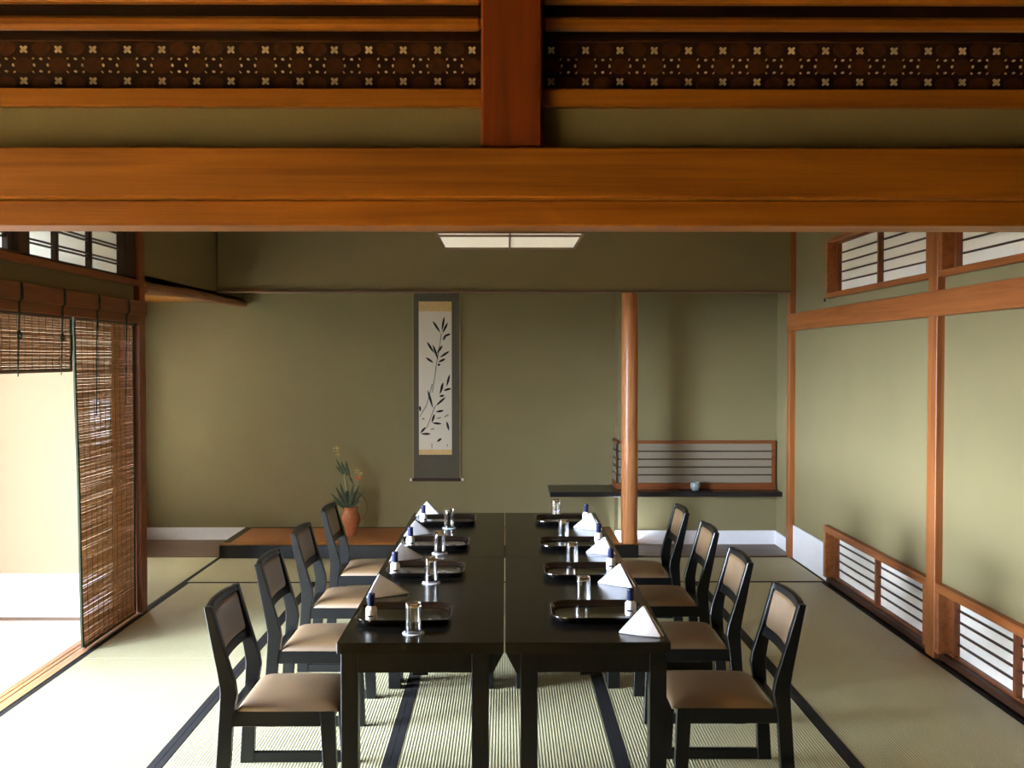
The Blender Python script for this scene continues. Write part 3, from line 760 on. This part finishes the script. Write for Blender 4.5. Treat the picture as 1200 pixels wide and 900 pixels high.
# ---- pendant lamp
t = thing('ceiling_lamp', 'square paper lamp with thin wooden frame hanging over the table', 'lamp', (.026, 5.865, 2.25))
h = .392; fb = BM()
for s in (-1, 1):
    box(fb, s * h - .008, s * h + .008, -h, h, 0, .07); box(fb, -h, h, s * h - .008, s * h + .008, 0, .07)
obj('frame', fb, 'brown_x', t)
gbm = BM()
for s in (-1, 1): box(gbm, -h + .008, h - .008, s * (h - .075) - .005, s * (h - .075) + .005, -.010, .004)
box(gbm, -.005, .005, -h + .008, h - .008, -.009, .004); obj('grille', gbm, 'brown_x', t)
obj('shade', B((-h + .008, h - .008, -h + .008, h - .008, .002, .006)), 'lamp_paper', t)
sb = BM(); tube(sb, [(0, 0, .012), (0, 0, ZC - 2.25)], .008, 8); box(sb, -.08, .08, -.08, .08, ZC - 2.25 - .03, ZC - 2.25); obj('hanging_rod', sb, 'brown_z', t)

# ---- hanging scroll
YB = 8.93
t = thing('hanging_scroll', 'tall hanging scroll with an ink painting of bamboo on the back wall', 'scroll', (-.597, 8.918, .51))
def px2(px, py): # picture on the scroll, taken from its own proportions
    return ((px - 511.5) * .00736, 1.58 - .51 - (py - 421.3) * .00745)
hw, zt, zb = .205, 1.66, .02
cb = BM(); box(cb, -hw, hw, -.004, 0, zb, zt)
box(cb, -hw - .004, -hw + .006, -.006, 0, zb, zt, mi=1); box(cb, hw - .006, hw + .004, -.006, 0, zb, zt, mi=1)
obj('mounting', cb, ['brocade', 'edgetan'], t)
rb = BM(); tube(rb, [(-hw - .008, -.008, .02), (hw + .008, -.008, .02)], .013, 12); obj('roller', rb, 'darkwood_x', t, smooth=True)
for s in (-1, 1):
    kb = BM(); tube(kb, [(s * (hw + .008), -.008, .02), (s * (hw + .03), -.008, .02)], .0135, 12); obj('roller_knob', kb, 'ivory', t, smooth=True)
pb = BM(); (xa, za), (xb, zb_) = px2(490.5, 533), px2(529.5, 354)
box(pb, xa, xb, -.0055, -.0035, za, zb_, mi=0)
box(pb, xa, xb, -.006, -.0035, za, za + .045, mi=1); box(pb, xa, xb, -.006, -.0035, zb_ - .085, zb_, mi=1)
cnt = [0]
def stroke(p, q, wd, mi, pw=1):
    (x0, z0), (x1, z1) = p, q; dx, dz = x1 - x0, z1 - z0; L = math.hypot(dx, dz); nx, nz = -dz / L, dx / L
    prof = [(0, .12), (.2, .75), (.45, 1), (.75, .7), (1, .08)] if pw else [(0, 1), (.5, .85), (1, .8)]
    y = -.0066 - .00004 * cnt[0]; cnt[0] += 1
    up = [(x0 + dx * f + nx * wd * k, z0 + dz * f + nz * wd * k) for f, k in prof]; dn = [(x0 + dx * f - nx * wd * k, z0 + dz * f - nz * wd * k) for f, k in prof]
    cl = lambda c: (max(xa + .001, min(xb - .001, c[0])), c[1])
    f = pb.faces.new([pb.verts.new((cl(c)[0], y, cl(c)[1])) for c in up + dn[::-1]]); f.material_index = mi
A = lambda x, y: px2(478 + x / 7.377, 338 + y / 7.377)
Bq = lambda x, y: px2(478 + x / 7.377, 450 + y / 7.377)
for (a, b, c, e) in ((290, 390, 275, 500), (275, 500, 240, 690), (245, 680, 210, 900)): stroke(A(a, b), A(c, e), .005, 3, 0)
for (a, b, c, e) in ((210, 0, 160, 185), (160, 185, 98, 285), (235, 190, 165, 370), (165, 370, 110, 420), (205, 515, 205, 560), (340, 520, 340, 545)): stroke(Bq(a, b), Bq(c, e), .005, 3, 0)
for (a, b, c, e) in ((215, 285, 280, 385), (315, 250, 295, 370), (345, 300, 300, 390), (370, 395, 310, 420), (330, 400, 305, 455), (165, 465, 225, 560), (215, 490, 262, 620), (300, 495, 250, 565), (360, 545, 275, 600), (155, 600, 220, 645), (325, 610, 262, 640), (280, 655, 255, 670), (305, 815, 280, 890), (362, 745, 335, 850), (370, 865, 310, 885)):
    stroke(A(a, b), A(c, e), .0105, 2)
for (a, b, c, e) in ((305, 0, 275, 90), (375, 40, 310, 55), (315, 100, 270, 108), (170, 55, 215, 210), (325, 115, 240, 190), (310, 230, 240, 243), (230, 260, 205, 335), (290, 345, 210, 338), (335, 325, 355, 405), (150, 375, 105, 425), (195, 432, 110, 432), (290, 470, 250, 500), (100, 190, 106, 240)):
    stroke(Bq(a, b), Bq(c, e), .0105, 2)
for (a, b, c, e) in ((145, 300, 115, 303), (355, 262, 310, 290), (230, 385, 190, 395), (290, 290, 245, 300)): stroke(Bq(a, b), Bq(c, e), .008, 3)
obj('painting', pb, ['scrollpaper', 'gold', 'ink', 'inkgrey'], t)

# ---- vase and flower arrangement on the dais
VX, VY, VZ = -1.285, 8.52, .112
t = thing('flower_vase', 'terracotta vase standing on the orange dais', 'vase', (VX, VY, VZ))
bm = BM()
lathe(bm, [(0, 0), (.034, 0), (.036, .006), (.052, .06), (.071, .115), (.077, .140), (.070, .175), (.056, .200), (.052, .212), (.060, .228), (.063, .236), (.057, .237), (.048, .214), (.05, .2), (.064, .17), (.068, .14), (.05, .03), (0, .02)], n=36)
obj('body', bm, 'terracotta', t, smooth=True, sharp=1.2)
hb = BM(); pts = []
for k in range(29):
    a = math.radians(-58 + 296 * k / 28); pts.append((.128 * math.cos(a), .03 + .01 * math.sin(3 * a), .225 + .135 * math.sin(a)))
pts = [(.060, .03, .09)] + pts + [(-.060, .03, .09)]
tube(hb, pts, .0035, 6); obj('hoop_handle', hb, 'vine', t, smooth=True)

t = thing('flower_arrangement', 'dark leafy flower arrangement standing in the terracotta vase', 'flower arrangement', (VX, VY, VZ + .235))
def leaf(bm, p0, p1, wd, bend=.02, mi=0):
    p0, p1 = Vector(p0), Vector(p1); d = (p1 - p0); side = Vector((d.z, 0, -d.x)).normalized()
    if side.length < .1: side = Vector((1, 0, 0))
    th = Vector((0, -1, 0)); n = 8; rings = []
    for k in range(n + 1):
        f = k / n; c = p0 + d * f + Vector((0, -bend * math.sin(f * PI), 0)) + Vector((bend * .8 * f * f * (1 if d.x > 0 else -1), 0, -bend * .5 * f * f))
        w_ = wd * (math.sin(PI * min(1, .12 + .88 * f)) ** .8 + .02)
        rings.append([bm.verts.new(c + side * w_), bm.verts.new(c + th * w_ * .35 + th * .001), bm.verts.new(c - side * w_), bm.verts.new(c - th * w_ * .1 + th * -.0012)])
    for A_, C_ in zip(rings, rings[1:]):
        for q in range(4): bm.faces.new([A_[q], A_[(q + 1) % 4], C_[(q + 1) % 4], C_[q]]).material_index = mi
    bm.faces.new(rings[0]); bm.faces.new(rings[-1][::-1])
K = 8.52 / 1200
def ap(px, py, dy=0): return ((px - 409) * K, dy, (594 - py) * K)
for (x1, y1, w_, dy) in ((388, 576, .012, -.02), (393, 568, .013, .0), (399, 563, .014, -.03), (405, 560, .014, .02), (411, 563, .014, -.03), (417, 566, .013, .0), (421, 575, .012, .02), (391, 583, .011, -.05), (419, 583, .011, -.05), (403, 570, .014, -.06), (413, 572, .013, -.06), (397, 575, .013, -.06)):
    bm = BM(); leaf(bm, ap(406 + (x1 - 406) * .15, 597, dy * .2), ap(x1, y1, dy), w_); obj('leaf', bm, 'leaf', t, smooth=True)
for (x0, y0, x1, y1, w_) in ((402, 560, 394, 536, .012), (404, 557, 399, 538, .012), (405, 556, 405, 537, .012), (407, 558, 407, 545, .010), (400, 556, 393, 544, .010), (411, 566, 409, 556, .009)):
    bm = BM(); leaf(bm, ap(x0, y0, .01), ap(x1, y1, .0), w_); obj('leaf', bm, 'leaf', t, smooth=True)
bm = BM(); tube(bm, [ap(407, 596), ap(404, 572), ap(401, 555), ap(398, 543)], [.010, .010, .008, .004], 8); obj('stem', bm, 'stem', t, smooth=True)
bm = BM(); tube(bm, [ap(398, 545), ap(394, 535), ap(392, 522)], .0028, 6); obj('stem', bm, 'stem', t, smooth=True)
bm = BM(); tube(bm, [ap(408, 590), ap(414, 572), ap(418, 556), ap(417, 549)], .0028, 6); obj('stem', bm, 'stem', t, smooth=True)
def bloom(c, r, n, m):
    bm = BM()
    for k in range(n):
        a = 2 * PI * k / n + .3; leaf(bm, c, (c[0] + r * math.cos(a), c[1] - r * .4, c[2] + r * math.sin(a)), r * .2, .004)
    return obj('flower', bm, m, t, smooth=True)
bloom(ap(392, 525), .034, 5, 'yellowfl'); bloom(ap(394, 532), .022, 4, 'yellowfl')
bloom(ap(418, 559), .024, 7, 'orangefl'); bloom(ap(416, 551), .026, 5, 'yellowfl'); bloom(ap(421, 554), .018, 4, 'yellowfl')

# ---- wall shelf, dish and cup
t = thing('wall_shelf', 'long black shelf fixed to the back wall behind the round post', 'shelf', (.373, 8.45, .44))
obj('board', B((0, .583, 0, .48, 0, .040), (.583, 1.925, 0, .165, 0, .040), bev=.002), 'shelfblack', t)
bm = BM(); loops(bm, [(.006, 0), (.0, .009), (.003, .010), (.010, .005)], .14, .062, .02)
o = obj('flat_dish', bm, 'shelfblack', smooth=True, sharp=.9); o.location = (1.585, 8.525, .480); tag(o, 'flat dark dish under the grey cup on the black shelf', 'dish')
bm = BM(); lathe(bm, [(0, 0), (.026, 0), (.028, .006), (.038, .018), (.042, .035), (.041, .068), (.039, .070), (.0375, .066), (.038, .035), (.030, .012), (0, .008)], n=28)
o = obj('tea_cup', bm, 'ceramic', smooth=True, sharp=1.2); o.location = (1.588, 8.52, .4852); tag(o, 'small grey tea cup on the dish on the black shelf', 'cup')

# ================================================================== LIGHT
W = bpy.data.worlds.new('overcast_sky'); S.world = W; W.use_nodes = True
bg = W.node_tree.nodes['Background']; bg.inputs['Strength'].default_value = 1
wn, wl = W.node_tree.nodes, W.node_tree.links
tc = wn.new('ShaderNodeTexCoord'); sep = wn.new('ShaderNodeSeparateXYZ'); wr = wn.new('ShaderNodeValToRGB')   # bright hazy horizon, dimmer overhead
e = wr.color_ramp.elements; e[0].position = 0; e[0].color = (12.6, 14.6, 17.2, 1); e[1].position = .62; e[1].color = (3.1, 3.9, 5.0, 1)
em = e.new(.32); em.color = (9.4, 11.1, 13.4, 1)
wl.new(tc.outputs['Generated'], sep.inputs[0]); wl.new(sep.outputs['Z'], wr.inputs[0]); az = wn.new('ShaderNodeMapRange'); az.inputs['From Min'].default_value = .45; az.inputs['From Max'].default_value = 1; az.interpolation_type = 'SMOOTHSTEP'
az.inputs['To Min'].default_value = .42; az.inputs['To Max'].default_value = 1.5      # brighter haze on the garden side
ng = wn.new('ShaderNodeMath'); ng.operation = 'MULTIPLY'; ng.inputs[1].default_value = -1
wl.new(sep.outputs['X'], ng.inputs[0]); wl.new(ng.outputs[0], az.inputs['Value']); wl.new(az.outputs[0], bg.inputs['Strength'])
wl.new(wr.outputs[0], bg.inputs['Color'])
for (nm, loc, sx_, sy_) in (('daylight_portal', (-3.7, 1.4, 1.0), 2.1, 9.6), ):
    L = bpy.data.lights.new(nm, 'AREA'); L.shape = 'RECTANGLE'; L.size = sx_; L.size_y = sy_
    L.cycles.is_portal = True
    o = bpy.data.objects.new(nm, L); COL.objects.link(o); o.location = loc; o.rotation_euler = (0, -PI / 2, 0)
S.view_settings.view_transform = 'Standard'; S.view_settings.look = 'None'; S.view_settings.gamma = 1
S.view_settings.use_curve_mapping = False
S.view_settings.exposure = 2.9
S.cycles.max_bounces = 12; S.cycles.diffuse_bounces = 7; S.cycles.glossy_bounces = 4; S.cycles.transmission_bounces = 8; S.cycles.transparent_max_bounces = 12
S.cycles.use_denoising = True
S.cycles.sample_clamp_indirect = 10
S.cycles.caustics_reflective = False; S.cycles.caustics_refractive = False

# ================================================================== CAMERA
cam = bpy.data.cameras.new('camera'); co = bpy.data.objects.new('camera', cam); COL.objects.link(co)
cam.sensor_width = 36; cam.lens = 36; cam.clip_start = .05
co.location = (0, 0, 1.58)
co.rotation_euler = (PI / 2 - math.atan(29 / 1200), 0, -math.atan(8 / 1200))
S.camera = co
